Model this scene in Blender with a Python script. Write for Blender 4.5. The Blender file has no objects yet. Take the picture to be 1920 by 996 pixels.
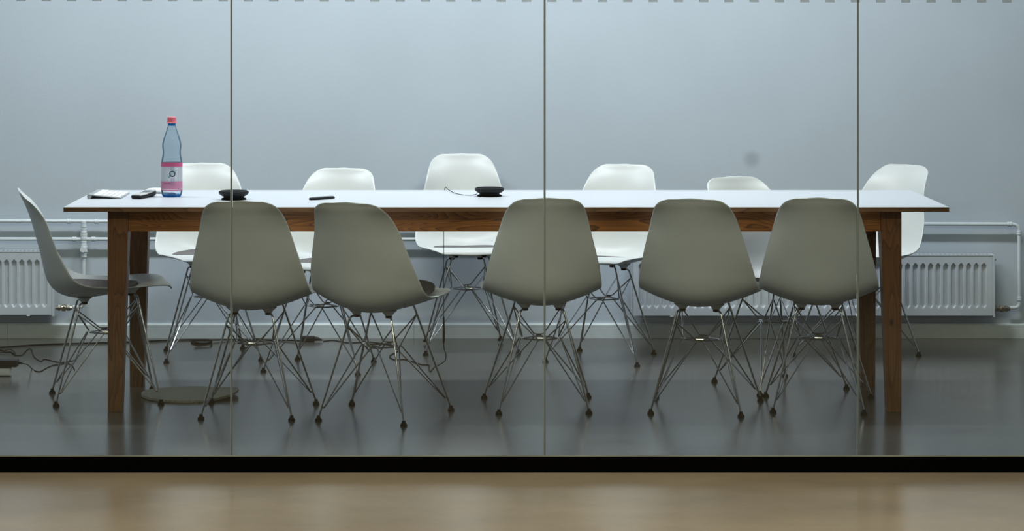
import bpy, bmesh, math, random
from mathutils import Vector, Matrix
from mathutils.bvhtree import BVHTree

random.seed(7)
sc = bpy.context.scene
COL = sc.collection
PI = math.pi

# ------------------------------------------------------------------ camera
EYE = 1.62
FPX = 4985.0                     # focal length in pixels of the 1920 wide frame
cam_data = bpy.data.cameras.new('camera')
cam = bpy.data.objects.new('camera', cam_data)
COL.objects.link(cam)
cam.location = (0, 0, EYE)
cam.rotation_euler = (PI / 2, 0, 0)
cam_data.sensor_width = 36.0
cam_data.lens = FPX / 1920 * 36.0
cam_data.shift_x = (960 - 885) / 1920
cam_data.shift_y = -(498 + 7) / 1920
cam_data.clip_start = 0.05
cam_data.clip_end = 60
sc.camera = cam

# ------------------------------------------------------------------ exposure, world
sc.view_settings.view_transform = 'Standard'
sc.view_settings.look = 'None'
sc.view_settings.gamma = 1
sc.view_settings.use_curve_mapping = False
sc.view_settings.exposure = 0.13
world = bpy.data.worlds.new('world')
sc.world = world
world.use_nodes = True
world.node_tree.nodes['Background'].inputs[0].default_value = (0.5, 0.55, 0.6, 1)
world.node_tree.nodes['Background'].inputs[1].default_value = 0.02

# ------------------------------------------------------------------ lamps of the two rooms
def area(name, loc, sx, sy, watts, color, rot=(0, 0, 0)):
    d = bpy.data.lights.new(name, 'AREA')
    d.shape = 'RECTANGLE'; d.size = sx; d.size_y = sy
    d.energy = watts; d.color = color
    o = bpy.data.objects.new(name, d)
    COL.objects.link(o)
    o.location = loc; o.rotation_euler = rot
    return o
COOL = (0.90, 0.955, 1.0)
WARM = (1.0, 0.925, 0.60)
for x in (-1.9, -.2, 1.5):
    area('meeting_room_lamp', (x, 11.12, 3.36), 1.2, .2, 52, COOL)
area('corridor_lamp', (-1.2, 6.1, 3.36), 1.6, .2, 64, WARM)
area('corridor_lamp', (1.5, 6.1, 3.36), 1.6, .2, 64, WARM)
area('corridor_lamp', (.2, 7.3, 3.36), 2.4, .14, 26, WARM)

# ------------------------------------------------------------------ materials
def new_mat(name):
    m = bpy.data.materials.new(name)
    m.use_nodes = True
    nt = m.node_tree
    b = nt.nodes['Principled BSDF']
    return m, nt, b
def plain(name, col, rough=0.5, metal=0.0, noise=0.04, nscale=30, coat=0.0, bump=0.0, bscale=200, spec=0.5):
    m, nt, b = new_mat(name)
    tc = nt.nodes.new('ShaderNodeTexCoord')
    n = nt.nodes.new('ShaderNodeTexNoise')
    n.inputs['Scale'].default_value = nscale
    n.inputs['Detail'].default_value = 4
    nt.links.new(tc.outputs['Object'], n.inputs['Vector'])
    r = nt.nodes.new('ShaderNodeValToRGB')
    r.color_ramp.elements[0].color = tuple(c * (1 - noise) for c in col) + (1,)
    r.color_ramp.elements[1].color = tuple(min(1, c * (1 + noise)) for c in col) + (1,)
    r.color_ramp.elements[0].position = .3; r.color_ramp.elements[1].position = .7
    nt.links.new(n.outputs['Fac'], r.inputs['Fac'])
    nt.links.new(r.outputs['Color'], b.inputs['Base Color'])
    b.inputs['Roughness'].default_value = rough
    b.inputs['Metallic'].default_value = metal
    b.inputs['Coat Weight'].default_value = coat
    b.inputs['Specular IOR Level'].default_value = spec
    if bump:
        n2 = nt.nodes.new('ShaderNodeTexNoise'); n2.inputs['Scale'].default_value = bscale
        n2.inputs['Detail'].default_value = 3
        nt.links.new(tc.outputs['Object'], n2.inputs['Vector'])
        bp = nt.nodes.new('ShaderNodeBump'); bp.inputs['Strength'].default_value = bump
        bp.inputs['Distance'].default_value = 0.002
        nt.links.new(n2.outputs['Fac'], bp.inputs['Height'])
        nt.links.new(bp.outputs['Normal'], b.inputs['Normal'])
    return m

def wood(name, axis, dark, light, knots=False, rings=9.0, seed=0.0, fine=13.0):
    """grain running along axis (0=x, 2=z)"""
    m, nt, b = new_mat(name)
    N, L = nt.nodes, nt.links
    tc = N.new('ShaderNodeTexCoord')
    mp = N.new('ShaderNodeMapping')
    s = [fine, fine, fine]; s[axis] = fine * .12
    mp.inputs['Scale'].default_value = s
    mp.inputs['Location'].default_value = (seed, seed * 1.7, seed * .6)
    L.new(tc.outputs['Object'], mp.inputs['Vector'])
    n = N.new('ShaderNodeTexNoise'); n.inputs['Scale'].default_value = 1.0; n.inputs['Detail'].default_value = 1.2
    n.inputs['Distortion'].default_value = .3
    L.new(mp.outputs[0], n.inputs['Vector'])
    mu = N.new('ShaderNodeMath'); mu.operation = 'MULTIPLY'; mu.inputs[1].default_value = rings * 2.4
    L.new(n.outputs['Fac'], mu.inputs[0])
    fr = N.new('ShaderNodeMath'); fr.operation = 'FRACT'
    L.new(mu.outputs[0], fr.inputs[0])
    r = N.new('ShaderNodeValToRGB')
    r.color_ramp.elements[0].color = light + (1,)
    r.color_ramp.elements[1].color = light + (1,)
    e = r.color_ramp.elements.new(.78); e.color = tuple((a + c) / 2 for a, c in zip(dark, light)) + (1,)
    e = r.color_ramp.elements.new(.92); e.color = dark + (1,)
    L.new(fr.outputs[0], r.inputs['Fac'])
    # fine fibres
    mp2 = N.new('ShaderNodeMapping')
    s2 = [170.0, 170.0, 170.0]; s2[axis] = 5.0
    mp2.inputs['Scale'].default_value = s2
    L.new(tc.outputs['Object'], mp2.inputs['Vector'])
    n2 = N.new('ShaderNodeTexNoise'); n2.inputs['Scale'].default_value = 1.0; n2.inputs['Detail'].default_value = 3
    L.new(mp2.outputs[0], n2.inputs['Vector'])
    mx = N.new('ShaderNodeMix'); mx.data_type = 'RGBA'; mx.blend_type = 'MULTIPLY'
    mx.inputs['Factor'].default_value = .55
    L.new(r.outputs['Color'], mx.inputs['A'])
    r2 = N.new('ShaderNodeValToRGB')
    r2.color_ramp.elements[0].position = .35; r2.color_ramp.elements[0].color = (.45, .4, .38, 1)
    r2.color_ramp.elements[1].position = .65; r2.color_ramp.elements[1].color = (1, 1, 1, 1)
    L.new(n2.outputs['Fac'], r2.inputs['Fac'])
    L.new(r2.outputs['Color'], mx.inputs['B'])
    out = mx.outputs['Result']
    if knots:
        mp3 = N.new('ShaderNodeMapping')
        mp3.inputs['Scale'].default_value = (9, 9, 5.0)
        mp3.inputs['Location'].default_value = (.3, .1, seed)
        L.new(tc.outputs['Object'], mp3.inputs['Vector'])
        v = N.new('ShaderNodeTexVoronoi'); v.inputs['Scale'].default_value = 1.0
        L.new(mp3.outputs[0], v.inputs['Vector'])
        r3 = N.new('ShaderNodeValToRGB')
        r3.color_ramp.elements[0].position = .035; r3.color_ramp.elements[0].color = (.08, .05, .04, 1)
        r3.color_ramp.elements[1].position = .11; r3.color_ramp.elements[1].color = (1, 1, 1, 1)
        L.new(v.outputs['Distance'], r3.inputs['Fac'])
        mk = N.new('ShaderNodeMix'); mk.data_type = 'RGBA'; mk.blend_type = 'MULTIPLY'; mk.inputs['Factor'].default_value = 1
        L.new(out, mk.inputs['A']); L.new(r3.outputs['Color'], mk.inputs['B'])
        out = mk.outputs['Result']
    L.new(out, b.inputs['Base Color'])
    b.inputs['Roughness'].default_value = .5
    return m

M = {}
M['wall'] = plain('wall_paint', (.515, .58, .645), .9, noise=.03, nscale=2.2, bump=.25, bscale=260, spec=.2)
def painted_reflection(m, loc, rad, amount):
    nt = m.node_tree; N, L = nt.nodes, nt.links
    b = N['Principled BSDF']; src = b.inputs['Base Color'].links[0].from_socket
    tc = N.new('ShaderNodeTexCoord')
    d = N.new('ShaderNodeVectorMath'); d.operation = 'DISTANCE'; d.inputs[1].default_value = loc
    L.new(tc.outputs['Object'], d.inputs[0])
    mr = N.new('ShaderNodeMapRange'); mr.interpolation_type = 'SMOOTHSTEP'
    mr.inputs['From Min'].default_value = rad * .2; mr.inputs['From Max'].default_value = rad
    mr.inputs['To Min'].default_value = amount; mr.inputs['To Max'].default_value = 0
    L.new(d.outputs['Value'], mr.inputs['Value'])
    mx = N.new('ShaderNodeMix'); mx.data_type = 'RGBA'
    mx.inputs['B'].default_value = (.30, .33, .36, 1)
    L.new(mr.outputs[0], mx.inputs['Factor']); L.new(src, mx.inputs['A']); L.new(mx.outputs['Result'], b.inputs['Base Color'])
painted_reflection(M['wall'], (1.327, 12.605, .847), .055, .55)  # soft dark reflection seen in the glass, painted into the wall colour
M['wall_side'] = plain('side_wall_paint', (.40, .44, .46), .9, spec=.2)
M['ceiling'] = plain('ceiling_paint', (.28, .29, .30), .9, spec=.2)
M['corridor_paint'] = plain('corridor_paint', (.16, .15, .14), .9, spec=.2)
M['skirting'] = plain('skirting_paint', (.60, .66, .66), .5)
M['shell'] = plain('moulded_plastic', (.61, .635, .625), .38, noise=.015, bump=.05, bscale=900)
M['chrome'] = plain('chromed_wire', (.46, .47, .49), .2, metal=1.0, noise=.03)
M['rubber'] = plain('black_rubber', (.004, .004, .005), .8, spec=.08)
M['black'] = plain('black_plastic', (.009, .010, .012), .5, spec=.2)
M['blackmatt'] = plain('black_cable_sheath', (.006, .006, .007), .8, spec=.1)
M['top_white'] = plain('white_laminate', (.60, .63, .68), .32, noise=.01)
M['radiator'] = plain('radiator_enamel', (.56, .61, .66), .35, noise=.02)
M['pipe'] = plain('pipe_paint', (.70, .76, .80), .35, noise=.04)
M['brass'] = plain('nickel_brass', (.42, .38, .32), .3, metal=1.0, noise=.25, nscale=90)
M['white'] = plain('white_plastic', (.8, .82, .84), .3)
M['silver'] = plain('brushed_aluminium', (.45, .47, .49), .42, metal=.6)
M['silver_light'] = plain('light_silver_plastic', (.60, .61, .61), .35, metal=.2)
M['keycap'] = plain('white_keycap', (.84, .86, .88), .45)
M['grey_screen'] = plain('grey_display', (.1, .11, .12), .2)
M['felt'] = plain('grey_wool_felt', (.17, .16, .16), .98, noise=.35, nscale=260, bump=.6, bscale=500, spec=.1)
M['felt_dark'] = plain('charcoal_wool_felt', (.075, .07, .065), .98, noise=.3, nscale=260, bump=.6, bscale=500, spec=.1)
M['felt_olive'] = plain('olive_grey_wool_felt', (.25, .26, .23), .98, noise=.3, nscale=200, bump=.6, bscale=500, spec=.1)
M['rail'] = plain('black_rail_coating', (.002, .002, .0025), .9, spec=.02)
M['lip'] = plain('rail_gasket', (.35, .36, .33), .35, noise=.3, nscale=3)
M['seal'] = plain('grey_silicone_joint', (.15, .17, .19), .6, spec=.2)
M['highlight_tone'] = plain('painted_joint_highlight', (.24, .32, .40), .6, spec=.2)  # bluish highlight of the glass joints, put into the colour
M['apron_a'] = wood('apron_pine', 0, (.085, .026, .005), (.35, .128, .023), seed=1.3)
M['edge_wood'] = wood('tabletop_edge', 0, (.09, .04, .016), (.20, .095, .038), rings=3, seed=4.2)
M['leg_wood'] = wood('leg_pine', 2, (.10, .034, .011), (.215, .085, .028), knots=True, rings=5, seed=2.6)
M['pink'] = plain('pink_print', (.75, .10, .24), .4)
M['pink_pale'] = plain('pale_pink_print', (.74, .25, .42), .4)
M['cap'] = plain('pink_cap', (.70, .15, .20), .4)
M['navy'] = plain('navy_print', (.012, .025, .08), .4)
M['teal'] = plain('teal_print', (.02, .28, .42), .4)
M['print_grey'] = plain('violet_print', (.17, .17, .33), .5)

def floor_mat(name, c1, c2, rough, scl):
    m, nt, b = new_mat(name)
    N, L = nt.nodes, nt.links
    tc = N.new('ShaderNodeTexCoord')
    mp = N.new('ShaderNodeMapping'); mp.inputs['Scale'].default_value = scl
    L.new(tc.outputs['Object'], mp.inputs['Vector'])
    n = N.new('ShaderNodeTexNoise'); n.inputs['Scale'].default_value = 1.6; n.inputs['Detail'].default_value = 7
    n.inputs['Roughness'].default_value = .62
    L.new(mp.outputs[0], n.inputs['Vector'])
    r = N.new('ShaderNodeValToRGB')
    r.color_ramp.elements[0].position = .3; r.color_ramp.elements[0].color = c1 + (1,)
    r.color_ramp.elements[1].position = .7; r.color_ramp.elements[1].color = c2 + (1,)
    L.new(n.outputs['Fac'], r.inputs['Fac'])
    L.new(r.outputs['Color'], b.inputs['Base Color'])
    mr = N.new('ShaderNodeMapRange')
    mr.inputs['To Min'].default_value = rough * .85; mr.inputs['To Max'].default_value = rough * 1.2
    L.new(n.outputs['Fac'], mr.inputs['Value'])
    L.new(mr.outputs[0], b.inputs['Roughness'])
    n3 = N.new('ShaderNodeTexNoise'); n3.inputs['Scale'].default_value = 9; n3.inputs['Detail'].default_value = 3
    L.new(mp.outputs[0], n3.inputs['Vector'])
    bp = N.new('ShaderNodeBump'); bp.inputs['Strength'].default_value = .12; bp.inputs['Distance'].default_value = .002
    L.new(n3.outputs['Fac'], bp.inputs['Height'])
    L.new(bp.outputs['Normal'], b.inputs['Normal'])
    return m
M['floor_in'] = floor_mat('polished_dark_screed', (.036, .038, .035), (.074, .077, .070), .19, (1, 1.5, 1))
M['floor_out'] = floor_mat('polished_tan_floor', (.29, .236, .196), (.385, .315, .26), .22, (1, 1.5, 1))

def glass_mat(name, tint, ior=1.5, film=None):
    m = bpy.data.materials.new(name); m.use_nodes = True
    nt = m.node_tree; N, L = nt.nodes, nt.links
    N.clear()
    out = N.new('ShaderNodeOutputMaterial')
    tr = N.new('ShaderNodeBsdfTransparent'); tr.inputs[0].default_value = tint + (1,)
    gl = N.new('ShaderNodeBsdfGlossy'); gl.inputs['Roughness'].default_value = .02
    gl.inputs[0].default_value = (.9, .95, .93, 1)
    fr = N.new('ShaderNodeFresnel'); fr.inputs['IOR'].default_value = ior
    mx = N.new('ShaderNodeMixShader')
    L.new(fr.outputs[0], mx.inputs[0]); L.new(tr.outputs[0], mx.inputs[1]); L.new(gl.outputs[0], mx.inputs[2])
    last = mx.outputs[0]
    if film:
        df = N.new('ShaderNodeBsdfDiffuse'); df.inputs[0].default_value = film[0] + (1,)
        m2 = N.new('ShaderNodeMixShader'); m2.inputs[0].default_value = film[1]
        L.new(last, m2.inputs[1]); L.new(df.outputs[0], m2.inputs[2]); last = m2.outputs[0]
    L.new(last, out.inputs[0])
    return m
M['glass'] = glass_mat('clear_partition_glass', (.985, .995, .99))
M['film'] = glass_mat('frosted_film', (.9, .9, .9), film=((.30, .33, .33), .22))
M['pet'] = glass_mat('pale_blue_bottle_plastic', (.90, .955, .99), ior=1.18, film=((.34, .50, .68), .14))
M['pet_deep'] = glass_mat('deep_blue_bottle_plastic', (.12, .40, .78), ior=1.2, film=((.02, .20, .58), .55))
M['label_clear'] = glass_mat('milky_label_film', (.95, .95, .97), film=((.78, .80, .86), .5))
M['label_pink'] = glass_mat('pink_label_film', (.95, .45, .62), film=((.66, .13, .28), .75))
M['label_pink2'] = glass_mat('pale_pink_label_film', (.95, .6, .75), film=((.68, .28, .44), .7))

# ------------------------------------------------------------------ helpers
def tag(o, label=None, cat=None, group=None, kind=None):
    if label: o['label'] = label
    if cat: o['category'] = cat
    if group: o['group'] = group
    if kind: o['kind'] = kind
    return o
def empty(name, loc=(0, 0, 0), rz=0.0):
    o = bpy.data.objects.new(name, None)
    o.empty_display_size = .1
    COL.objects.link(o); o.location = loc; o.rotation_euler = (0, 0, rz)
    return o
def obj(name, bm, mat, parent=None, smooth=None, bevel=0.0):
    me = bpy.data.meshes.new(name)
    bmesh.ops.recalc_face_normals(bm, faces=bm.faces)
    if smooth is not None:
        for f in bm.faces: f.smooth = True
        for e in bm.edges:
            if len(e.link_faces) == 2 and e.calc_face_angle(0) > smooth:
                e.smooth = False
    bm.to_mesh(me); bm.free()
    me.materials.append(mat)
    o = bpy.data.objects.new(name, me)
    COL.objects.link(o)
    if parent: o.parent = parent
    if bevel:
        md = o.modifiers.new('bevel', 'BEVEL'); md.width = bevel; md.segments = 2; md.limit_method = 'ANGLE'
    return o
def box(bm, x0, x1, y0, y1, z0, z1):
    vs = [bm.verts.new(p) for p in ((x0,y0,z0),(x1,y0,z0),(x1,y1,z0),(x0,y1,z0),(x0,y0,z1),(x1,y0,z1),(x1,y1,z1),(x0,y1,z1))]
    for f in ((0,3,2,1),(4,5,6,7),(0,1,5,4),(1,2,6,5),(2,3,7,6),(3,0,4,7)):
        bm.faces.new([vs[i] for i in f])
    return vs
def loft(bm, rings, cap=True, closed=True):
    R = [[bm.verts.new(p) for p in r] for r in rings]
    n = len(R[0])
    for a, b in zip(R, R[1:]):
        for i in range(n if closed else n - 1):
            j = (i + 1) % n
            bm.faces.new((a[i], a[j], b[j], b[i]))
    if cap:
        bm.faces.new(list(reversed(R[0]))); bm.faces.new(R[-1])
    return R
def lathe(bm, prof, n=32, cx=0, cy=0, cap=True):
    return loft(bm, [[(cx + r * math.cos(2*PI*i/n), cy + r * math.sin(2*PI*i/n), z) for i in range(n)] for r, z in prof], cap)
def smooth_path(pts, k=6):
    P = [Vector(p) for p in pts]
    if len(P) < 3: return P
    out = []
    for i in range(len(P) - 1):
        p0 = P[max(i-1, 0)]; p1 = P[i]; p2 = P[i+1]; p3 = P[min(i+2, len(P)-1)]
        for j in range(k):
            t = j / k
            out.append(.5*((2*p1) + (p2-p0)*t + (2*p0-5*p1+4*p2-p3)*t*t + (3*p1-p0-3*p2+p3)*t**3))
    out.append(P[-1])
    return out
def round_path(pts, r, k=4):
    P = [Vector(p) for p in pts]
    out = [P[0]]
    for i in range(1, len(P) - 1):
        a = (P[i-1] - P[i]); b = (P[i+1] - P[i])
        d = min(r, a.length * .45, b.length * .45)
        s = P[i] + a.normalized() * d; e = P[i] + b.normalized() * d
        for j in range(k + 1):
            t = j / k
            out.append(s*(1-t)**2 + P[i]*2*t*(1-t) + e*t*t)
    out.append(P[-1])
    return out
def tube(bm, pts, r, n=8, cap=True):
    P = [Vector(p) for p in pts]
    P = [p for i, p in enumerate(P) if i == 0 or (p - P[i-1]).length > 1e-6]
    rings = []
    t = (P[1] - P[0]).normalized()
    u = t.orthogonal().normalized()
    for i, p in enumerate(P):
        if i == 0: tt = (P[1] - P[0]).normalized()
        elif i == len(P) - 1: tt = (P[-1] - P[-2]).normalized()
        else:
            tt = ((P[i+1] - p).normalized() + (p - P[i-1]).normalized())
            tt = tt.normalized() if tt.length > 1e-6 else t
        q = t.rotation_difference(tt)
        u = q @ u; u = (u - tt * u.dot(tt)).normalized(); t = tt
        v = t.cross(u)
        rr = r[i] if isinstance(r, (list, tuple)) else r
        rings.append([p + (u * math.cos(2*PI*k/n) + v * math.sin(2*PI*k/n)) * rr for k in range(n)])
    loft(bm, rings, cap)
def copy_tree(o, parent=None):
    c = o.copy(); COL.objects.link(c)
    if parent: c.parent = parent
    for ch in list(o.children): copy_tree(ch, c)
    return c
def on_floor(px, py, z=0.0):
    d = (EYE - z) * FPX / (py + 7)
    return Vector(((px - 885) / FPX * d, d, z))
def at(px, py, d):
    return Vector(((px - 885) / FPX * d, d, EYE - (py + 7) / FPX * d))

# ------------------------------------------------------------------ room shell
WALL_Y = 12.605
GL_Y = 9.06
XL, XR = -3.6, 3.9
CEIL = 3.4
def struct(name, bm, mat, parent=None, **k):
    o = obj(name, bm, mat, parent, **k)
    if not parent: o['kind'] = 'structure'
    return o
bm = bmesh.new(); box(bm, XL, XR, GL_Y, WALL_Y + .1, -.1, 0); struct('floor', bm, M['floor_in'])
bm = bmesh.new(); box(bm, XL, XR, -1.6, GL_Y, -.1, 0); struct('floor', bm, M['floor_out'])
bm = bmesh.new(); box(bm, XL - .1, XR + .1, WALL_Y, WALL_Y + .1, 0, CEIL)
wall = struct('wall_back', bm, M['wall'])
bm = bmesh.new(); box(bm, XL - .1, XL, GL_Y, WALL_Y, 0, CEIL); struct('wall_left', bm, M['wall_side'])
bm = bmesh.new(); box(bm, XR, XR + .1, GL_Y, WALL_Y, 0, CEIL); struct('wall_right', bm, M['wall_side'])
bm = bmesh.new(); box(bm, XL - .1, XL, -1.6, GL_Y, 0, CEIL); struct('wall_corridor_left', bm, M['corridor_paint'])
bm = bmesh.new(); box(bm, XR, XR + .1, -1.6, GL_Y, 0, CEIL); struct('wall_corridor_right', bm, M['corridor_paint'])
bm = bmesh.new(); box(bm, XL - .1, XR + .1, -1.7, -1.6, 0, CEIL); struct('wall_front', bm, M['corridor_paint'])
bm = bmesh.new(); box(bm, XL - .1, XR + .1, GL_Y, WALL_Y + .1, CEIL, CEIL + .1); struct('ceiling', bm, M['ceiling'])
bm = bmesh.new(); box(bm, XL - .1, XR + .1, -1.7, GL_Y, CEIL, CEIL + .1); struct('ceiling', bm, M['corridor_paint'])
# skirting boards with a small top chamfer, butt-jointed lengths
def skirting(name, xa, xb):
    bm = bmesh.new()
    prof = [(WALL_Y, 0), (WALL_Y - .015, 0), (WALL_Y - .015, .062), (WALL_Y - .009, .070), (WALL_Y, .070)]
    loft(bm, [[(x, y, z) for y, z in prof] for x in (xa, xb)])
    return bm
base = empty('baseboard_back'); base['kind'] = 'structure'
xs = [XL, -2.2, -.275, 1.55, XR]
for a, b_ in zip(xs, xs[1:]):
    obj('board', skirting('b', a + .0007, b_ - .0007), M['skirting'], base)

# ------------------------------------------------------------------ glass partition
PW = 1.067
joints = [-.8197 + PW * k for k in (-2, -1, 0, 1, 2, 3)]
edges = [XL] + joints + [XR]
sq_x = [-1.536 + .0861 * k for k in range(-24, 64)]
for i in range(len(edges) - 1):
    a, b_ = edges[i], edges[i+1]
    w = None
    bm = bmesh.new(); box(bm, a + .0035, b_ - .0035, GL_Y - .005, GL_Y + .005, .045, 3.35)
    w = struct('window_%d' % (i + 1), bm, M['glass'])
    if i < len(edges) - 2:
        bm = bmesh.new(); box(bm, b_ - .0034, b_ + .0034, GL_Y - .0055, GL_Y + .0055, .056, 3.35)
        obj('joint_seal', bm, M['seal'], w)
        bm = bmesh.new(); box(bm, b_ - .0034, b_ - .0018, GL_Y - .0068, GL_Y - .0055, .056, 3.35)  # added pale strip, stands in for the highlight along the joint
        obj('joint_highlight', bm, M['highlight_tone'], w)
    first = None
    for x in sq_x:
        if not (a < x <= b_): continue
        zb = 1.6035 - .0016 * (x + 1.54)
        if first is None:
            bm = bmesh.new(); box(bm, -.0158, .0158, -.0004, .0004, 0, .0316)
            first = obj('film_square', bm, M['film'], w)
            o = first
        else:
            o = first.copy(); COL.objects.link(o)
        o.location = (x, GL_Y - .0057, zb)
bm = bmesh.new(); box(bm, XL, XR, GL_Y - .02, GL_Y + .02, 0, .0525)
rail = struct('trim_1', bm, M['rail'], bevel=.001)
bm = bmesh.new(); box(bm, XL, XR, GL_Y - .009, GL_Y - .0052, .0526, .0562)
obj('gasket', bm, M['lip'], rail)
bm = bmesh.new(); box(bm, XL, XR, GL_Y - .02, GL_Y + .02, 3.35, CEIL); struct('trim_2', bm, M['rail'])

# ------------------------------------------------------------------ table
TZ = .803
T0, T1 = 10.30, 11.20
TXL, TXR = -1.583, 1.849
tbl = empty('conference_table', ((TXL + TXR) / 2, (T0 + T1) / 2, 0))
tag(tbl, 'long conference table with white top, brown wooden apron and tapered legs', 'table')
def tobj(name, bm, mat, **k):
    bmesh.ops.translate(bm, verts=bm.verts, vec=-Vector(tbl.location))
    return obj(name, bm, mat, tbl, **k)
bm = bmesh.new(); box(bm, TXL, TXR, T0, T1, TZ - .0022, TZ); tobj('white_surface', bm, M['top_white'], bevel=.0006)
bm = bmesh.new(); box(bm, TXL, TXR, T0, T1, TZ - .0185, TZ - .0023); tobj('tabletop', bm, M['edge_wood'], bevel=.0008)
LX0, LX1 = -1.4195, 1.673
AZ0, AZ1 = .703, TZ - .019
AP = .024
for (y0, y1) in ((10.36, 10.36 + AP), (11.058, 11.058 + AP)):
    bm = bmesh.new(); box(bm, LX0 + .081, LX1 - .081, y0, y1, AZ0, AZ1); tobj('apron', bm, M['apron_a'], bevel=.001)
for x0 in (LX0 + .02, LX1 - .02 - AP):
    bm = bmesh.new(); box(bm, x0, x0 + AP, 10.441, 11.001, AZ0, AZ1); tobj('apron', bm, M['edge_wood'], bevel=.001)
for sx in (0, 1):
    for sy in (0, 1):
        bm = bmesh.new()
        xo = LX0 if sx == 0 else LX1; dx = 1 if sx == 0 else -1
        yo = 10.355 if sy == 0 else 11.085; dy = 1 if sy == 0 else -1
        def ring(s, z):
            p = [(xo, yo, z), (xo + dx*s, yo, z), (xo + dx*s, yo + dy*s, z), (xo, yo + dy*s, z)]
            return p
        rs = [ring(.0565, 0), ring(.0795, AZ0 - .01), ring(.0795, AZ1)]
        loft(bm, rs)
        tobj('leg', bm, M['leg_wood'], bevel=.0015)

# ------------------------------------------------------------------ moulded shell chair
ROWS = [  # centre (y,z), edge (y,z), half width : from the top of the back to the front lip
 (-.350,.8455,-.348,.8445,.088),(-.346,.8385,-.342,.8375,.112),(-.338,.820,-.326,.819,.136),(-.321,.786,-.289,.786,.1545),
 (-.300,.732,-.250,.732,.172),(-.281,.667,-.226,.667,.190),(-.263,.600,-.201,.600,.2085),(-.252,.550,-.174,.550,.2205),
 (-.242,.508,-.147,.507,.229),(-.222,.462,-.113,.483,.2325),(-.182,.427,-.070,.471,.2325),(-.120,.410,-.020,.467,.232),
 (-.050,.413,.030,.465,.231),(.030,.427,.080,.466,.229),(.100,.446,.128,.469,.226),(.155,.461,.165,.471,.219),
 (.195,.469,.200,.471,.207),(.226,.470,.226,.469,.190),(.244,.462,.242,.463,.168),(.252,.449,.250,.451,.135)]
def spline_rows(rows, k):
    out = []
    n = len(rows)
    for i in range(n - 1):
        for j in range(k):
            t = j / k
            v = []
            for c in range(5):
                p0 = rows[max(i-1,0)][c]; p1 = rows[i][c]; p2 = rows[i+1][c]; p3 = rows[min(i+2,n-1)][c]
                v.append(.5*((2*p1)+(p2-p0)*t+(2*p0-5*p1+4*p2-p3)*t*t+(3*p1-p0-3*p2+p3)*t**3))
            out.append(v)
    out.append(list(rows[-1]))
    return out
def shell_grid():
    R = spline_rows(ROWS, 3)
    NU = 28
    G = []
    for (cy, cz, ey, ez, hw) in R:
        row = []
        for j in range(NU + 1):
            u = -1 + 2 * j / NU
            a = math.sin(u * PI / 2 * .86) / math.sin(PI / 2 * .86)
            b = abs(a) ** 2.0
            bz = abs(a) ** 1.7
            row.append(Vector((hw * a, cy + (ey - cy) * b, cz + (ez - cz) * bz)))
        G.append(row)
    return G
def build_shell():
    G = shell_grid()
    nr, nc = len(G), len(G[0])
    def nrm(i, j):
        a = G[min(i+1, nr-1)][j] - G[max(i-1, 0)][j]
        b = G[i][min(j+1, nc-1)] - G[i][max(j-1, 0)]
        n = b.cross(a)
        return n.normalized()
    # sitter's side is up (+z) on the seat
    N = [[nrm(i, j) for j in range(nc)] for i in range(nr)]
    if N[nr * 2 // 3][nc // 2].z < 0:
        N = [[-n for n in r] for r in N]
    T = .006
    bm = bmesh.new()
    O = [[bm.verts.new(G[i][j]) for j in range(nc)] for i in range(nr)]
    I = [[bm.verts.new(G[i][j] + N[i][j] * T) for j in range(nc)] for i in range(nr)]
    for i in range(nr - 1):
        for j in range(nc - 1):
            bm.faces.new((O[i][j], O[i+1][j], O[i+1][j+1], O[i][j+1]))
            bm.faces.new((I[i][j], I[i][j+1], I[i+1][j+1], I[i+1][j]))
    loop = [(0, j) for j in range(nc)] + [(i, nc-1) for i in range(1, nr)] + [(nr-1, j) for j in range(nc-2, -1, -1)] + [(i, 0) for i in range(nr-2, 0, -1)]
    cen = Vector((0, -.1, .55))
    mid = []
    for (i, j) in loop:
        # outward direction in the sheet
        ii = 1 if i == 0 else (nr - 2 if i == nr - 1 else i)
        jj = 1 if j == 0 else (nc - 2 if j == nc - 1 else j)
        o = (G[i][j] - G[ii][jj]).normalized()
        mid.append(bm.verts.new(G[i][j] + N[i][j] * T * .5 + o * .0036))
    L = len(loop)
    for a in range(L):
        b = (a + 1) % L
        (i, j), (k, l) = loop[a], loop[b]
        bm.faces.new((O[i][j], O[k][l], mid[b], mid[a]))
        bm.faces.new((mid[a], mid[b], I[k][l], I[i][j]))
    inner = ([tuple(G[i][j] + N[i][j] * T) for i in range(nr) for j in range(nc)],
             [(i*nc+j, i*nc+j+1, (i+1)*nc+j+1, (i+1)*nc+j) for i in range(nr-1) for j in range(nc-1)])
    return bm, inner
RF = [(-.175, -.205), (.175, -.205), (.21, .205), (-.21, .205)]         # feet
MT = [(-.066, -.088, .396), (.066, -.088, .396), (.066, .098, .427), (-.066, .098, .427)]
chair0 = empty('shell_chair')
sbm, INNER = build_shell()
obj('seat_shell', sbm, M['shell'], chair0, smooth=math.radians(60))
ZR = .272
def leg_axis(k, t):
    f = Vector((RF[k][0], RF[k][1], .014)); m = Vector(MT[k])
    top = Vector((m.x * 1.28, m.y * 1.22, m.z - .004))
    return f + (top - f) * t
for k in range(4):
    bm = bmesh.new()
    f = leg_axis(k, 0); top = leg_axis(k, 1); m = Vector(MT[k])
    tube(bm, round_path([f, top, m], .014), .0042, 8)
    lg = obj('leg', bm, M['chrome'], chair0, smooth=math.radians(50))
    bm = bmesh.new()
    lathe(bm, [(.0125, 0), (.0135, .002), (.0135, .006), (.0105, .010), (.0075, .013), (.0065, .021)], 14, f.x, f.y)
    obj('rubber_foot', bm, M['rubber'], lg, smooth=math.radians(40))
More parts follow.
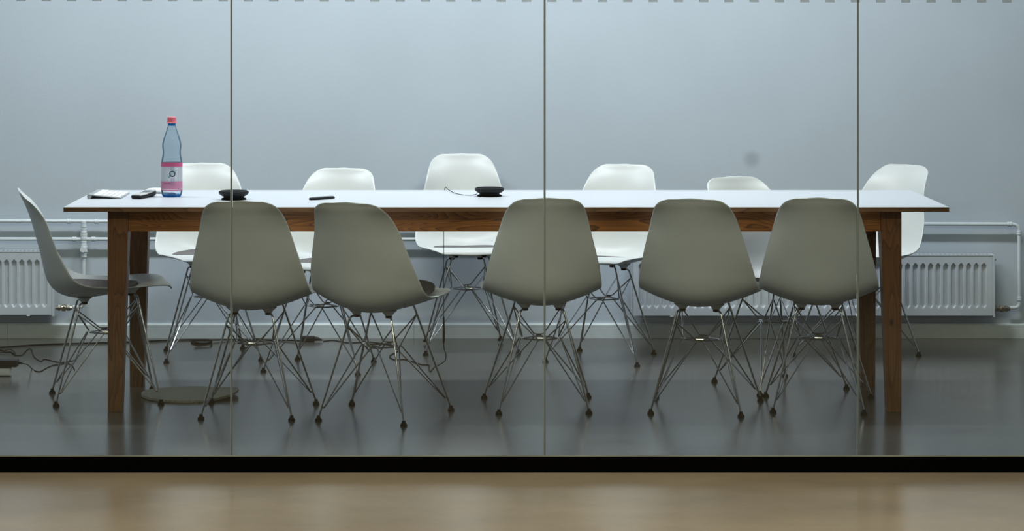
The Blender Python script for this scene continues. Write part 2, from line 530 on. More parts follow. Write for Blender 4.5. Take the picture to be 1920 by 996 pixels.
# one wire per side: feet up to the centre ring, and a second wire from the ring up to the leg tops
sides = [(0, 1, Vector((0, -.072, ZR))), (1, 2, Vector((.079, 0, ZR))), (2, 3, Vector((0, .072, ZR))), (3, 0, Vector((-.079, 0, ZR)))]
for (a, b, c) in sides:
    d = (Vector(RF[b]) - Vector(RF[a])).normalized(); d = Vector((d.x, d.y, 0))
    fa = leg_axis(a, .085); fb = leg_axis(b, .085)
    fa2 = leg_axis(a, .12); fb2 = leg_axis(b, .12)
    inn = lambda p, w: p + (Vector((0, 0, p.z)) - p).normalized() * w
    bm = bmesh.new()
    tube(bm, round_path([fa2 , inn(fa, .009), c - d * .012, c + d * .012, inn(fb, .009), fb2], .010), .0029, 6)
    obj('lower_brace', bm, M['chrome'], chair0, smooth=math.radians(50))
    bm = bmesh.new()
    ua = leg_axis(a, .90); ub = leg_axis(b, .90)
    c2 = c * .93; c2.z = ZR + .0045
    tube(bm, round_path([ua, c2 - d * .018, c2 + d * .018, ub], .006), .0029, 6)
    obj('upper_brace', bm, M['chrome'], chair0, smooth=math.radians(50))
bm = bmesh.new()
ringp = []
for k in range(4):
    c = sides[k][2]; n = sides[(k+1) % 4][2]
    ringp += [c + (n - c) * .14, c + (n - c) * .86]
ringp.append(ringp[0]); tube(bm, round_path([p + Vector((0, 0, -.003)) for p in ringp], .01), .0032, 6, cap=False)
obj('brace_ring', bm, M['chrome'], chair0, smooth=math.radians(50))
for k in range(4):
    bm = bmesh.new()
    x, y, z = MT[k]
    lathe(bm, [(.009, z - .007), (.0125, z - .006), (.0125, z + .003), (.010, z + .004)], 14, x, y)
    mt_ = obj('shock_mount', bm, M['rubber'], chair0, smooth=math.radians(40))
    bm = bmesh.new()
    lathe(bm, [(.0150, z + .0035), (.0165, z + .005), (.0185, z + .010), (.026, z + .0165), (.034, z + .023)], 16, x, y)
    obj('mount_boss', bm, M['shell'], chair0, smooth=math.radians(50))

BVH = BVHTree.FromPolygons(*INNER)
def make_pad(mat, base=.426, slope=-.05, cx=0.0, cy=-.04, rad=.178, roll=0.0, th=.007):
    bm = bmesh.new()
    NR, NA = 8, 36
    def z(x, y):
        h = BVH.ray_cast(Vector((x, y, .7)), Vector((0, 0, -1)))
        return h[0].z if h[0] else .46
    top = []; bot = []
    for r in range(NR + 1):
        rr = rad * r / NR
        tr, br = [], []
        for a in range(NA):
            x = cx + rr * math.cos(2*PI*a/NA); y = cy + rr * math.sin(2*PI*a/NA) * .95
            # stiff felt bridges the hollow a little
            zz = max(z(x, y) + .0012, base + slope * (y + .04) + roll * x - .008 * (1 - (r / NR) ** 2))
            tr.append((x, y, zz + th)); br.append((x, y, zz))
            if r == 0: break
        top.append([bm.verts.new(p) for p in tr]); bot.append([bm.verts.new(p) for p in br])
    for S, fl in ((top, 0), (bot, 1)):
        for a in range(NA):
            b = (a + 1) % NA
            bm.faces.new((S[0][0], S[1][a], S[1][b]))
            for r in range(1, NR):
                bm.faces.new((S[r][a], S[r+1][a], S[r+1][b], S[r][b]))
    for a in range(NA):
        b = (a + 1) % NA
        bm.faces.new((top[NR][a], bot[NR][a], bot[NR][b], top[NR][b]))
    me = obj('felt_seat_pad', bm, mat, smooth=math.radians(45))
    return me
pad_light = make_pad(M['felt'], .43, -.05, 0, -.056, .160)
pad_mid = make_pad(M['felt'], .428, .0, 0, -.034, .155)
pad_side = make_pad(M['felt'], .456, -.07)
pad_low = make_pad(M['felt'], .40, 0, 0, .0, .165)
pad_dark = make_pad(M['felt_dark'], .455, .20, .035, .03, .165, .06)
# chairs: base centre x, y ; facing vector ; label ; pad kind ; pad label
DY = -.04
CH = [
 (-1.475, 10.744, (.98, .198), 'white shell chair side-on at the left end of the table, facing right', 'end', 's', 'dark grey felt pad on the side-on chair at the left table end', 0),
 (-.845, 10.40, (.0335, .397), 'white shell chair seen from behind, leftmost of the near row', 'near', None, None, 0),
 (-.350, 10.307, (.143, .386), 'white shell chair seen from behind, turned right, with a dark seat pad showing', 'near', 'd', 'dark felt pad peeking out on the near chair turned right', 0),
 (.269, 10.545, (-.02, .41), 'white shell chair seen from behind, middle one of the near row', 'near', None, None, 0),
 (.9055, 10.507, (.083, .40), 'white shell chair seen from behind, second from right in the near row', 'near', None, None, 0),
 (1.370, 10.557, (.05, .393), 'white shell chair seen from behind, rightmost of the near row beside the table leg', 'near', None, None, 0),
 (-1.183, 12.01, (.198, -.98), 'bright white shell chair across the table behind the bottle, leftmost of the far row', 'far', 'l', 'grey felt pad on the far chair behind the bottle', 0),
 (-.649, 11.64, (-.212, -.977), 'bright white shell chair across the table behind the small black remote', 'far', 'l', 'grey felt pad on the far chair behind the small black remote', 0),
 (-.020, 12.25, (.10, -.99), 'tallest-looking far white shell chair, back against the wall behind the cabled speakerphone', 'far', 'm', 'grey felt pad on the far chair against the wall', 1),
 (.590, 11.92, (-.325, -.945), 'bright white far shell chair just right of the middle glass joint, facing slightly left', 'far', 'w', 'thin grey felt pad on the far chair just right of the middle glass joint', 0),
 (1.265, 11.09, (.44, -.90), 'lowest-looking far white shell chair, pushed under the table and turned right', 'far', None, None, 0),
 (1.740, 11.98, (-.72, -.69), 'bright white shell chair at the far right table corner, turned left before the radiator', 'far', 'w', 'grey felt pad on the far right corner chair before the radiator', 0),
]
GR = {'near': 'shell chairs along the near side of the table', 'far': 'shell chairs along the far side of the table', 'end': None}
for i, (x, y, f, label, row, pad, plabel, tilt) in enumerate(CH):
    c = chair0 if i == 0 else copy_tree(chair0)
    rz = math.atan2(-f[0], f[1])
    mat = Matrix.Translation((x, y + DY, 0)) @ Matrix.Rotation(rz, 4, 'Z')
    if tilt:   # tipped onto its front feet, back top touching the wall
        mat = mat @ Matrix.Translation((0, .205, 0)) @ Matrix.Rotation(-math.radians(1.2), 4, 'X') @ Matrix.Translation((0, -.205, 0)) @ Matrix.Diagonal((1, 1, 1.02, 1))
    c.matrix_basis = mat
    tag(c, label, 'chair', GR[row])
    if pad:
        src = {'l': pad_light, 'm': pad_mid, 's': pad_side, 'w': pad_low, 'd': pad_dark}[pad]
        p = src if 'label' not in src else src.copy()
        if p is not src: COL.objects.link(p)
        p.matrix_basis = mat.copy()
        tag(p, plabel, 'seat pad', 'felt seat pads on the chairs')

# felt pad lying on the floor, one rim lifted
bm = bmesh.new()
NA = 48
fc = on_floor(355, 742); fc = Vector((-1.143, 10.78, 0))
rings_t, rings_b = [], []
for r in range(7):
    rr = .197 * (r + .001) / 6
    t_, b_ = [], []
    for a in range(NA):
        x = rr * math.cos(2*PI*a/NA); y = rr * math.sin(2*PI*a/NA)
        lift = .018 * max(0, (x - .06) / .14) ** 2 + .004 * max(0, -x / .2) ** 2
        t_.append((x, y, lift + .0095)); b_.append((x, y, lift + .0005))
    rings_t.append(t_); rings_b.append(b_)
loft(bm, list(reversed(rings_b)) + [] , cap=False)
loft(bm, rings_t, cap=False)
bmesh.ops.remove_doubles(bm, verts=bm.verts, dist=1e-4)
bm2 = bm
ot = [v for v in bm.verts if abs(math.hypot(v.co.x, v.co.y) - .197) < .0005]
topv = sorted([v for v in ot if True], key=lambda v: (round(math.atan2(v.co.y, v.co.x), 3), v.co.z))
pairs = [(topv[i], topv[i+1]) for i in range(0, len(topv) - 1, 2)]
for i in range(len(pairs)):
    a, b_ = pairs[i], pairs[(i + 1) % len(pairs)]
    try: bm.faces.new((a[0], b_[0], b_[1], a[1]))
    except Exception: pass
fp = obj('felt_seat_pad', bm, M['felt_olive'], smooth=math.radians(45))
fp.location = fc
tag(fp, 'round grey felt pad lying on the floor behind the left table leg', 'seat pad')

# ------------------------------------------------------------------ radiators
def groove_panel(bm, x0, x1, z0, z1, y, period=.0358, depth=.014):
    n = max(1, int((x1 - x0 - .03) / period))
    off = ((x1 - x0) - n * period) / 2
    fx = [-.5, -.36, -.30, -.22, -.1, 0, .1, .22, .30, .36]
    xs = [x0]
    for k in range(n):
        c = x0 + off + (k + .5) * period
        xs += [c + f * period for f in fx]
    xs += [x0 + off + n * period, x1]
    ge = .037
    H = z1 - z0
    zs = [z0, z0 + ge - .004] + [z0 + ge + .022 * i / 7 for i in range(8)] + [z0 + H / 2] + [z1 - ge - .022 + .022 * i / 7 for i in range(8)] + [z1 - ge + .004, z1]
    def dep(x, z):
        t = (x - x0 - off) / period
        if t < 0 or t > n: return 0
        q = abs((t % 1) - .5)               # 0 centre
        lat = (.36 - q) / .13
        e = min(z - (z0 + ge - .002), (z1 - ge + .002) - z) - q * period * 1.0
        en = e / .006
        return depth * max(0, min(1, lat, en))
    V = [[bm.verts.new((x, y + dep(x, z), z)) for x in xs] for z in zs]
    for a, b in zip(V, V[1:]):
        for i in range(len(xs) - 1):
            bm.faces.new((a[i], a[i+1], b[i+1], b[i]))
def valve(bm, x, z, y, s):
    """screwed fitting reaching along x from the radiator"""
    def seg(a, b, r, n=12): tube(bm, [(x + s*a, y, z), (x + s*b, y, z)], r, n)
    seg(0, .014, .010); seg(.012, .024, .0155, 6); seg(.024, .030, .010); seg(.030, .048, .016)
    seg(.048, .054, .011); seg(.054, .068, .016, 6); seg(.068, .078, .0105)
    tube(bm, [(x + s*.041, y, z), (x + s*.041, y - .028, z)], .009, 10)
def radiator(x0, x1, z0, z1, label, has_left):
    yf, yb = 12.495, 12.575
    cx = (x0 + x1) / 2
    t = empty('panel_radiator', (cx, (yf + yb) / 2, z0))
    tag(t, label, 'radiator', 'panel radiators on the back wall')
    def ro(name, bm, mat, par=None, **k):
        bmesh.ops.translate(bm, verts=bm.verts, vec=-Vector(t.location))
        return obj(name, bm, mat, par or t, **k)
    bm = bmesh.new(); groove_panel(bm, x0 + .004, x1 - .012, z0, z1 - .004, yf)
    ro('front_panel', bm, M['radiator'], smooth=math.radians(25))
    bm = bmesh.new(); box(bm, x0 + .004, x1 - .012, yf + .012, yf + .016, z0 + .004, z1 - .006)
    box(bm, x0 + .004, x1 - .012, yf + .001, yf + .012, z0, z0 + .003)
    box(bm, x0 + .02, x1 - .03, yb - .006, yb, z0 + .01, z1 - .02)
    ro('rear_panel', bm, M['radiator'])
    for (a, b) in ((x0, x0 + .003), (x1 - .011, x1)):
        bm = bmesh.new(); box(bm, a, b, yf - .003, yb + .004, z0 - .008, z1)
        ro('side_panel', bm, M['radiator'], bevel=.0015)
    bm = bmesh.new()
    box(bm, x0 + .003, x1 - .011, yf - .002, yf + .010, z1 - .004, z1)
    box(bm, x0 + .003, x1 - .011, yb - .01, yb + .003, z1 - .004, z1)
    n = int((x1 - x0) / .02)
    for k in range(n):
        xx = x0 + .006 + k * (x1 - x0 - .022) / (n - 1) - .002
        box(bm, xx, xx + .004, yf + .010, yb - .01, z1 - .004, z1 - .001)
    ro('top_grille', bm, M['radiator'])
    bm = bmesh.new()
    tube(bm, [(x1, (yf+yb)/2, z1 - .026), (x1 + .008, (yf+yb)/2, z1 - .026)], .007, 10)
    tube(bm, [(x1 + .008, (yf+yb)/2, z1 - .026), (x1 + .012, (yf+yb)/2, z1 - .026)], .0045, 6)
    ro('bleed_valve', bm, M['brass'])
    bm = bmesh.new(); valve(bm, x1, z0 + .028, (yf+yb)/2, 1)
    ro('return_valve', bm, M['brass'], smooth=math.radians(30))
    bm = bmesh.new(); box(bm, x0 + .18 if not has_left else x1 - .13, x0 + .195 if not has_left else x1 - .115, yf, yf + .02, z0 - .006, z0)
    ro('drain_plug', bm, M['white'])
    # wall brackets
    for xx in (x0 + .25, x1 - .25):
        bm = bmesh.new(); box(bm, xx - .015, xx + .015, yb, WALL_Y - .001, z0 + .06, z1 - .08); ro('bracket', bm, M['radiator'])
    return t
radiator(.752, 2.458, .1185, .4035, 'white ribbed panel radiator low on the back wall at right, behind the table legs', False)
radiator(-3.30, -1.963, .1225, .4205, 'white ribbed panel radiator low on the back wall at the left edge', True)

# ------------------------------------------------------------------ heating pipes
PY = WALL_Y - .036
t = empty('heating_pipe', (0, PY, .55)); tag(t, 'upper white heating pipe along the back wall, dropping to the right radiator', 'pipe')
def po(name, bm, mat, root, **k):
    bmesh.ops.translate(bm, verts=bm.verts, vec=-Vector(root.location))
    return obj(name, bm, mat, root, **k)
z_l, z_r = .557, .5415
XE = 2.587
bm = bmesh.new()
tube(bm, round_path([(XL, PY, z_l + .004), (XE, PY, z_r), (XE, PY, .147), (2.535, PY, .1465)], .035, 6), .0088, 14)
po('pipe_run', bm, M['pipe'], t, smooth=math.radians(50))
def collar(bm, p, axis, L=.018, r=.0125):
    p = Vector(p); a = Vector(axis)
    tube(bm, [p - a*L/2, p - a*L*.4, p - a*L*.15, p + a*L*.15, p + a*L*.4, p + a*L/2], [r*.93, r, r*.88, r*.88, r, r*.93], 14)
for p, ax in (((XE - .045, PY, z_r), (1,0,0)), ((XE, PY, z_r - .04), (0,0,1)), ((XE, PY, .190), (0,0,1)), ((-1.905, PY, .5555), (1,0,0)), ((-1.775, PY, .555), (1,0,0))):
    bm = bmesh.new(); collar(bm, p, ax); po('pipe_collar', bm, M['pipe'], t, smooth=math.radians(50))
XT = -1.835
bm = bmesh.new()
tube(bm, round_path([(XT, PY, .556), (XT, PY, .151), (-1.886, PY, .1508)], .03, 6), .0085, 14)
po('drop_pipe', bm, M['pipe'], t, smooth=math.radians(50))
for z, L, r in ((.542, .03, .0125), (.512, .022, .0135), (.484, .03, .015), (.452, .024, .0135), (.425, .03, .0155), (.395, .018, .0125), (.175, .018, .0125)):
    bm = bmesh.new(); collar(bm, (XT, PY, z), (0,0,1), L, r * 1.18)
    po('pipe_collar', bm, M['pipe'], t, smooth=math.radians(50))
bm = bmesh.new(); tube(bm, [(XT, PY, .425), (XT, PY - .024, .425)], .010, 10); tube(bm, [(XT, PY-.024, .425), (XT, PY - .030, .425)], .014, 10)
po('shutoff_knob', bm, M['pipe'], t, smooth=math.radians(40))
for xx in (-2.9, -.9, .1, 1.1):
    zz = z_l + (z_r - z_l) * (xx - XL) / (XE - XL)
    bm = bmesh.new(); tube(bm, [(xx, PY + .008, zz), (xx, WALL_Y - .001, zz)], .004, 6)
    po('wall_clip', bm, M['pipe'], t)
t2 = empty('heating_pipe', (-1, PY, .47)); tag(t2, 'lower white heating pipe along the back wall below the upper one', 'pipe')
bm = bmesh.new(); tube(bm, round_path([(XL, PY, .4725), (.415, PY, .4700), (.415, WALL_Y - .001, .4700)], .02, 5), .0088, 14)
po('pipe_run', bm, M['pipe'], t2, smooth=math.radians(50))
for xx in (-1.79, -1.88):
    bm = bmesh.new(); collar(bm, (xx, PY, .4712), (1,0,0)); po('pipe_collar', bm, M['pipe'], t2, smooth=math.radians(50))
for xx in (-2.8, -.8, .05):
    bm = bmesh.new(); tube(bm, [(xx, PY + .008, .471), (xx, WALL_Y - .001, .471)], .004, 6); po('wall_clip', bm, M['pipe'], t2)

# ------------------------------------------------------------------ speakerphones
def puck():
    t = empty('speakerphone')
    bm = bmesh.new(); lathe(bm, [(.047, 0), (.050, .0015), (.050, .005), (.046, .007), (.040, .009)], 40)
    obj('base', bm, M['rubber'], t, smooth=math.radians(40))
    bm = bmesh.new(); lathe(bm, [(.040, .0085), (.041, .012), (.050, .0165), (.0575, .022), (.0605, .028), (.0605, .031), (.0585, .034), (.055, .035)], 40)
    obj('body', bm, M['black'], t, smooth=math.radians(35))
    bm = bmesh.new(); lathe(bm, [(.0545, .0345), (.053, .0362), (.046, .0368), (.020, .0355), (.004, .0352)], 40)
    obj('speaker_grille', bm, M['blackmatt'], t, smooth=math.radians(35))
    return t
pk = puck(); pk.location = (-.957, 10.68, TZ)
tag(pk, 'round black speakerphone on the table by the left glass joint, no cable in view', 'speakerphone', 'speakerphones on the table')
pk2 = copy_tree(pk); pk2.location = (.0715, 10.855, TZ)
tag(pk2, 'round black speakerphone with a cable, just left of the middle glass joint', 'speakerphone')

# cable from the speakerphone, over the back edge and down to the floor
cx = -.1196
pts = [(.0215, 10.855, TZ + .010), (.0, 10.86, TZ + .0045), (-.04, 10.90, TZ + .003), (-.075, 11.0, TZ + .004), (-.098, 11.10, TZ + .009),
       (-.109, 11.17, TZ + .014), (-.114, 11.205, TZ + .008), (-.117, 11.222, TZ - .015), (cx, 11.235, TZ - .06), (cx, 11.24, .55), (cx, 11.25, .262)]
cb = empty('speakerphone_cable', (cx, 11.25, .26)); tag(cb, 'thin black cable from the speakerphone over the table edge down to a floor loop', 'cable')
bm = bmesh.new(); tube(bm, smooth_path(pts), .0014, 6); po('upper_lead', bm, M['blackmatt'], cb, smooth=1)
bm = bmesh.new(); tube(bm, [(cx, 11.25, .266), (cx, 11.25, .258), (cx, 11.25, .18), (cx, 11.25, .155), (cx, 11.25, .148)], [.002, .0038, .0052, .0042, .002], 10); po('inline_plug', bm, M['black'], cb, smooth=1)
fl = lambda px, py, z=.0022: on_floor(px, py, z)
low = [Vector((cx, 11.25, .150)), Vector((cx + .002, 11.26, .125)), at(836, 665, 11.34), at(834.5, 676, 11.42), at(826, 683, 11.5), fl(818, 686.5), fl(812, 691), fl(807, 697), fl(804.5, 692), fl(804, 685), fl(790, 683.5), fl(772, 678), fl(757, 674), fl(740, 674.5), fl(731, 670), fl(733, 665.5), fl(740, 662), fl(748, 656), fl(738, 650), fl(720, 645), fl(700, 642), fl(684, 641.2), fl(664, 642.5), fl(646, 642), fl(625, 638), fl(606, 640)]
bm = bmesh.new(); tube(bm, smooth_path(low), .0022, 6); po('lower_lead', bm, M['blackmatt'], cb, smooth=1)

# mains extension lead along the skirting with its coil and socket
ex = empty('extension_lead', fl(480, 641)); tag(ex, 'black extension lead along the skirting board with a coiled loop and socket', 'cable')
p = [fl(-40, 653.5, .004), fl(0, 651.5, .004), fl(60, 647.5, .004), (fl(120, 645, .004)), fl(200, 643, .004), fl(270, 640.5, .004), fl(330, 637.8, .004), fl(390, 637.3, .004), fl(395, 641, .004), fl(385, 644.5, .004), fl(368, 645, .004), fl(359, 642, .004), fl(366, 638.5, .010), fl(382, 637.3, .012), fl(396, 638.3, .012), fl(394, 643, .012), fl(380, 644, .012), fl(365, 642.2, .016), fl(372, 638.2, .017), fl(400, 637.6, .009), fl(450, 637.2, .004), fl(520, 638, .004), fl(566, 639.5, .008)]
bm = bmesh.new(); tube(bm, smooth_path(p), .0038, 7); po('lead', bm, M['blackmatt'], ex, smooth=1)
q = fl(580, 641, 0)
bm = bmesh.new(); box(bm, q.x - .036, q.x + .026, q.y - .02, q.y + .022, .0005, .026); po('socket_block', bm, M['black'], ex, bevel=.006)
bm = bmesh.new(); tube(bm, [(q.x + .024, q.y, .014), (q.x + .04, q.y, .013), (q.x + .062, q.y - .004, .008)], [.011, .009, .003], 10); po('plug', bm, M['black'], ex, smooth=1)

# adapters and thin leads at the left edge
wa = on_floor(5, 707.5, 0)
bm = bmesh.new()
ww = .038
prof = []
for a in range(20):
    an = 2*PI*a/20
    prof.append((math.copysign(abs(math.cos(an))**.6, math.cos(an)) * .021, .0205 + math.copysign(abs(math.sin(an))**.6, math.sin(an)) * .0200))
xw = (-1.963 - .14, -1.963 - .135, -1.963 - .006, -1.963)
rg = []
for x, s in zip(xw, (.75, 1, 1, .75)):
    rg.append([(x, 11.335 + a * s, .0205 + (b - .0205) * s) for a, b in prof])
loft(bm, rg)
wb = obj('power_adapter', bm, M['white'], smooth=math.radians(35)); tag(wb, 'white rounded power adapter on the floor at the left edge', 'power adapter')
ad = empty('power_adapter', (-2.0, 11.335, .0412)); tag(ad, 'black box power adapter lying on top of the white one', 'power adapter')
bm = bmesh.new(); box(bm, -2.09, -1.936, 11.305, 11.365, .0412, .0712); po('housing', bm, M['black'], ad, bevel=.003)
bm = bmesh.new(); tube(bm, [(-1.937, 11.335, .056), (-1.925, 11.335, .056), (-1.918, 11.335, .055)], [.005, .0045, .0025], 8); po('strain_relief', bm, M['rubber'], ad)
bm = bmesh.new(); tube(bm, smooth_path([(-1.92, 11.335, .055), at(45, 682.5, 11.33), at(52, 684, 11.34), fl(60, 691.5), fl(67, 696), fl(76, 696.5), fl(86, 691), fl(97, 686), fl(113, 683), fl(124, 681.5), fl(131, 683), fl(137, 688), fl(140, 694)]), .0021, 6)
po('output_lead', bm, M['blackmatt'], ad, smooth=1)
bm = bmesh.new(); tube(bm, smooth_path([fl(-30, 652), fl(0, 656), fl(10, 660), fl(19, 660), fl(26, 664.5), fl(30, 667), fl(41, 666), fl(49, 658), fl(55, 654), fl(59, 656), fl(62, 666), fl(68, 673), fl(77, 677.5), fl(83, 674), fl(95, 676), fl(107, 679), fl(120, 679.5), fl(133, 677), fl(143, 675.5)]), .0021, 6)
tl = obj('thin_lead', bm, M['blackmatt'], smooth=1); tag(tl, 'thin black wavy lead on the floor above the black adapter', 'cable')
bm = bmesh.new(); tube(bm, smooth_path([fl(-30, 664), fl(-5, 657), fl(6, 658), fl(13, 656.5, .006), fl(20, 655.5, .006), fl(27, 660, .006), fl(28, 664.5, .006), fl(24, 662, .006), fl(12, 661, .006), fl(-6, 662), fl(-20, 668)]), .0019, 6)
tl = obj('thin_lead', bm, M['blackmatt'], smooth=1); tag(tl, 'short tangled black lead looping at the very left edge of the floor', 'cable')

# ------------------------------------------------------------------ small black remote
def slab(bm, L, W, z0, prof, n=28, p=2.6):
    """superellipse slab, prof = [(scale, z)]"""
    rings = []
    for s, z in prof:
        r = []
        for k in range(n):
            a = 2*PI*k/n
            c, d = math.cos(a), math.sin(a)
            r.append((math.copysign(abs(c)**(2/p), c)*L*.5*s, math.copysign(abs(d)**(2/p), d)*W*.5*(1-(1-s)*1.5), z0 + z))
        rings.append(r)
    loft(bm, rings)
rm = empty('presenter_remote', (-.604, 10.70, TZ), math.radians(48)); tag(rm, 'small black oval remote lying alone on the table left of the cabled speakerphone', 'remote')
bm = bmesh.new(); slab(bm, .136, .044, 0, [(.93, 0), (.98, .0015), (1, .004), (.985, .0065), (.95, .009)])
obj('body', bm, M['black'], rm, smooth=math.radians(40))
bm = bmesh.new(); slab(bm, .124, .034, .0091, [(1, 0), (.98, .0008)])
obj('face', bm, plain('dull_grey_face', (.05, .055, .06), .4), rm)

# ------------------------------------------------------------------ keyboard (seen end-on)
kb = empty('keyboard', (-1.553, 10.72, TZ)); tag(kb, 'slim silver keyboard with white keys, end-on at the left corner of the table', 'keyboard')
KL, KW = .283, .138
def kz(x): return .0175 - (.0175 - .0045) * (x / KW)
bm = bmesh.new()
sec = [(.004, kz(0) - .003), (.004, kz(0)), (KW, kz(KW)), (KW, kz(KW) - .0032)]
loft(bm, [[(x, y, z) for x, z in sec] for y in (0, KL)])
obj('body', bm, M['silver'], kb, bevel=.0008)
bm = bmesh.new(); tube(bm, [(.009, 0, .0092), (.009, KL, .0092)], .0091, 18)
obj('battery_tube', bm, M['silver'], kb, smooth=math.radians(50))
bm = bmesh.new(); tube(bm, [(.009, -.0006, .0092), (.009, .001, .0092)], .0068, 16)
obj('end_cap', bm, plain('grey_end_cap', (.35, .36, .37), .4, metal=.6), kb)
bm = bmesh.new()
rows = [(.026, .012, 14)] + [(.0395 + .0192 * k, .0155, 14) for k in range(5)]
for r, (rx, rw, n) in enumerate(rows):
    for k in range(n):
        w = (KL - .008) / n
        y0 = .004 + k * w + .001; y1 = y0 + w - .002
        if r == 5 and 4 <= k <= 8:
            if k > 4: continue
            y1 = y0 + 5 * w - .002
        xa, xb = rx, min(rx + rw, KW - .003)
        vs = box(bm, xa, xb, y0, y1, 0, .001)
        for v in vs:
            v.co.z = kz(v.co.x) + (.0022 if v.co.z > .0005 else .0002)
kk = obj('keys', bm, M['keycap'], kb); kk['kind'] = 'stuff'

# ------------------------------------------------------------------ cordless handset
hs = empty('handset', (-1.332, 10.79, TZ), math.radians(-14)); tag(hs, 'silver and black cordless handset lying between the keyboard and the bottle', 'handset')
def hring(y, w, z0, z1):
    return [(-w*.38, y, z0), (w*.38, y, z0), (w*.5, y, z0 + .35*(z1-z0)), (w*.48, y, z1 - .002), (w*.40, y, z1), (-w*.40, y, z1), (-w*.48, y, z1-.002), (-w*.5, y, z0+.35*(z1-z0))]
bm = bmesh.new(); loft(bm, [hring(-.088, .036, .006, .013), hring(-.083, .045, .001, .0155), hring(-.02, .047, 0, .0165), hring(.05, .047, .0, .021), hring(.082, .046, .003, .0235), hring(.088, .040, .010, .022)])
obj('lower_housing', bm, M['black'], hs, smooth=math.radians(40))
bm = bmesh.new()
def fz(y): return .0157 + (.0238 - .0157) * max(0, (y + .03) / .12) if y > -.03 else .0157
loft(bm, [[(-w*.5, y, fz(y)-.001), (w*.5, y, fz(y)-.001), (w*.46, y, fz(y)+.0022), (-w*.46, y, fz(y)+.0022)] for y, w in ((-.085, .036), (-.08, .042), (-.03, .044), (.03, .044), (.078, .043), (.086, .036))])
obj('front_cover', bm, M['silver_light'], hs, smooth=math.radians(30))
def onface(name, x0, x1, y0, y1, mat, h=.0008):
    bm = bmesh.new()
    v = box(bm, x0, x1, y0, y1, 0, 1)
    for q_ in v: q_.co.z = fz(q_.co.y) + .0023 + (h if q_.co.z > .5 else -.0004)
    return obj(name, bm, mat, hs)
onface('screen', -.015, .015, .022, .058, M['grey_screen'])
for r in range(5):
    for c in range(3):
        onface('button', -.0145 + c*.0105, -.0065 + c*.0105, -.062 + r*.0135, -.054 + r*.0135, M['grey_screen'] if r == 4 else M['white'], .0011)

# ------------------------------------------------------------------ mouse
ms = empty('computer_mouse', (-1.305, 11.035, TZ), math.radians(68)); tag(ms, 'low white computer mouse on the table partly behind the bottle', 'mouse')
bm = bmesh.new()
rings = []
n = 28
for s, z0 in ((1, .0045), (1.0, .007), (.97, .0105), (.88, .0150), (.70, .0190), (.45, .0210), (.18, .0218), (.02, .0219)):
    r = []
    for k in range(n):
        a = 2*PI*k/n; c, d = math.cos(a), math.sin(a)
        x = math.copysign(abs(c)**.8, c)*.0285*s; y = math.copysign(abs(d)**.8, d)*.0565*s
        r.append((x, y, z0))
    rings.append(r)
loft(bm, rings)
obj('top_shell', bm, M['white'], ms, smooth=math.radians(60))
bm = bmesh.new(); slab(bm, .052, .106, 0, [(.95, 0), (1, .0045)]); obj('underside', bm, M['black'], ms)

# ------------------------------------------------------------------ bottle
BX, BY = -1.2235, 10.835
bt = empty('water_bottle', (BX, BY, TZ)); tag(bt, 'pale blue plastic water bottle with pink cap and pink label', 'bottle')
K = .000371
def prof(lst): return [(r * K, (938 - y) * K) for y, r in lst]
body = prof([(912, 109.5), (900, 113.5), (880, 116.5), (870, 117), (560, 117), (545, 115), (525, 111), (505, 107.5), (480, 102.5), (460, 100), (440, 100), (420, 102.5), (400, 105), (380, 106), (360, 105), (340, 102), (320, 97), (290, 88), (260, 78), (230, 67), (200, 57), (175, 48), (158, 43)])
bm = bmesh.new(); lathe(bm, body, 40, cap=False)
obj('body', bm, M['pet'], bt, smooth=math.radians(60))
bm = bmesh.new()
low = prof([(912, 109.5), (918, 107), (930, 100), (937, 92), (938, 84), (930, 72), (912, 55), (898, 36), (892, 14)])
lathe(bm, low[::-1], 40, cap=False)
ob = obj('bottle_base', bm, M['pet_deep'], bt, smooth=math.radians(60)); ob['label'] = 'deep blue bottle base'
bm = bmesh.new(); lathe(bm, prof([(158, 43), (150, 42.5), (132, 42.5), (126, 42)]), 32, cap=False)
ob = obj('neck', bm, M['pet_deep'], bt, smooth=math.radians(60)); ob['label'] = 'deep blue neck'
bm = bmesh.new()
cp = prof([(130, 54), (130, 56), (122, 56), (118, 50), (114, 48), (66, 46), (61, 43), (60, 38)])
NC = 48
rings = []
for i, (r, z) in enumerate(cp):
    rings.append([((r + (.0006 if (k % 2 and 4 <= i <= 5) else 0)) * math.cos(2*PI*k/NC), (r + (.0006 if (k % 2 and 4 <= i <= 5) else 0)) * math.sin(2*PI*k/NC), z) for k in range(NC)])
loft(bm, rings)
obj('cap', bm, M['cap'], bt)
def band(name, ya, yb, mat, r=117.9):
    bm = bmesh.new(); lathe(bm, prof([(ya, r), (yb, r)]), 48, cap=False)
    return obj(name, bm, mat, bt, smooth=math.radians(60))
lb = band('label_film', 605, 765, M['label_clear'])
band('label_band', 560, 606, M['label_pink']); band('label_band', 764, 846, M['label_pink2']); band('label_band', 846, 856, M['label_clear']); band('label_band', 856, 868, M['label_pink'])
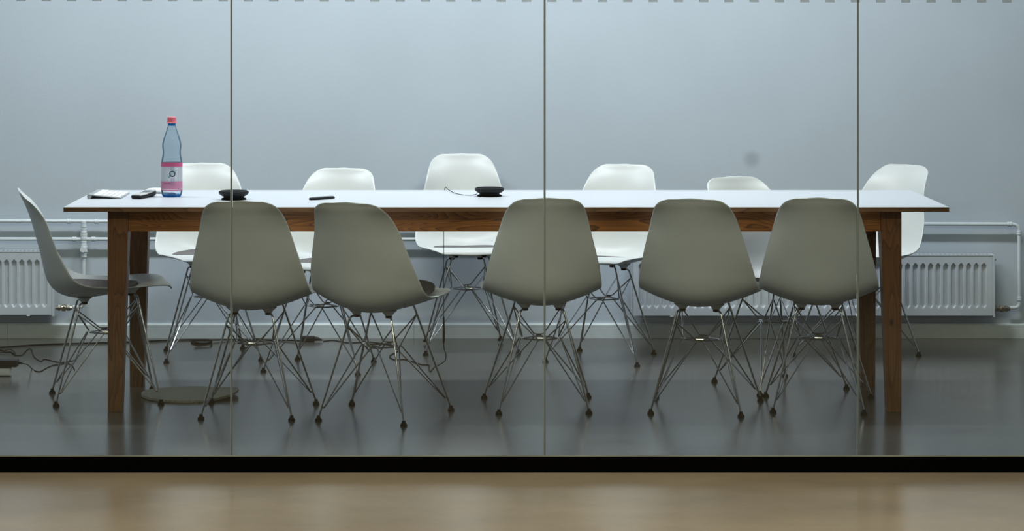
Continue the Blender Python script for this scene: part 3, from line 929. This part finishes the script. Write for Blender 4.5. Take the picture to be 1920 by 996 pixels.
# flat print wrapped on the label: small caption, round emblem with slash, column of vertical letters
def wrap(bm, off=118.6):
    """x,z (crop units about the bottle axis) -> cylinder facing the camera"""
    for v in bm.verts:
        a = v.co.x / 117.0; r = off * K + v.co.y
        z = (938 - v.co.z) * K
        v.co = Vector((math.sin(a) * r, -math.cos(a) * r, z))
def quad(bm, x0, x1, y0, y1, sh=0):
    vs = [bm.verts.new(p) for p in ((x0, 0, y0), (x1, 0, y0), (x1 + sh, 0, y1), (x0 + sh, 0, y1))]
    bm.faces.new(vs)
bm = bmesh.new()
ex_, ez_ = 20, 680
for k in range(32):
    a, b_ = 2*PI*k/32, 2*PI*(k+1)/32
    vs = [bm.verts.new((ex_ + R * math.cos(t), 0, ez_ + R * math.sin(t))) for R, t in ((23, a), (23, b_), (34, b_), (34, a))]
    bm.faces.new(vs)
wrap(bm); obj('emblem_ring', bm, M['navy'], lb)
bm = bmesh.new()
vs = [bm.verts.new(p) for p in ((-26, 0, 722), (-12, 0, 722), (14, 0, 700), (66, 0, 648), (54, 0, 644), (2, 0, 678))]
bm.faces.new(vs); bmesh.ops.subdivide_edges(bm, edges=bm.edges, cuts=2); wrap(bm, 118.9); obj('emblem_slash', bm, M['teal'], lb)
def text_mesh(s, size, mat, x, y, rot=0, name='lettering'):
    cu = bpy.data.curves.new('t', 'FONT'); cu.body = s; cu.size = size; cu.align_x = 'CENTER'; cu.align_y = 'CENTER'
    to = bpy.data.objects.new('t', cu); COL.objects.link(to)
    dg = bpy.context.evaluated_depsgraph_get()
    me = bpy.data.meshes.new_from_object(to.evaluated_get(dg))
    bm = bmesh.new(); bm.from_mesh(me)
    bpy.data.objects.remove(to); bpy.data.curves.remove(cu); bpy.data.meshes.remove(me)
    c, s_ = math.cos(rot), math.sin(rot)
    for v in bm.verts:
        X, Y = v.co.x, v.co.y
        v.co = Vector((x + X*c - Y*s_, 0, y - (X*s_ + Y*c)))
    wrap(bm); return obj(name, bm, mat, lb)
text_mesh('naturelle', 24, M['navy'], -40, 783)
bm = bmesh.new()   # the upright column of letters is too small to read: rows of strokes as seen
for y in range(590, 645, 11):
    for x0, x1 in ((2, 13), (17, 26), (30, 40)): quad(bm, x0, x1, y, y + 5)
for y in range(728, 812, 11):
    for x0, x1 in ((4, 12), (16, 26), (30, 40)):
        quad(bm, x0, x1, y + (3 if x0 == 16 else 0), y + 6)
quad(bm, -58, -18, 628, 631); quad(bm, -50, -20, 620, 622); quad(bm, 84, 87, 640, 760)
wrap(bm); obj('lettering', bm, M['print_grey'], lb)
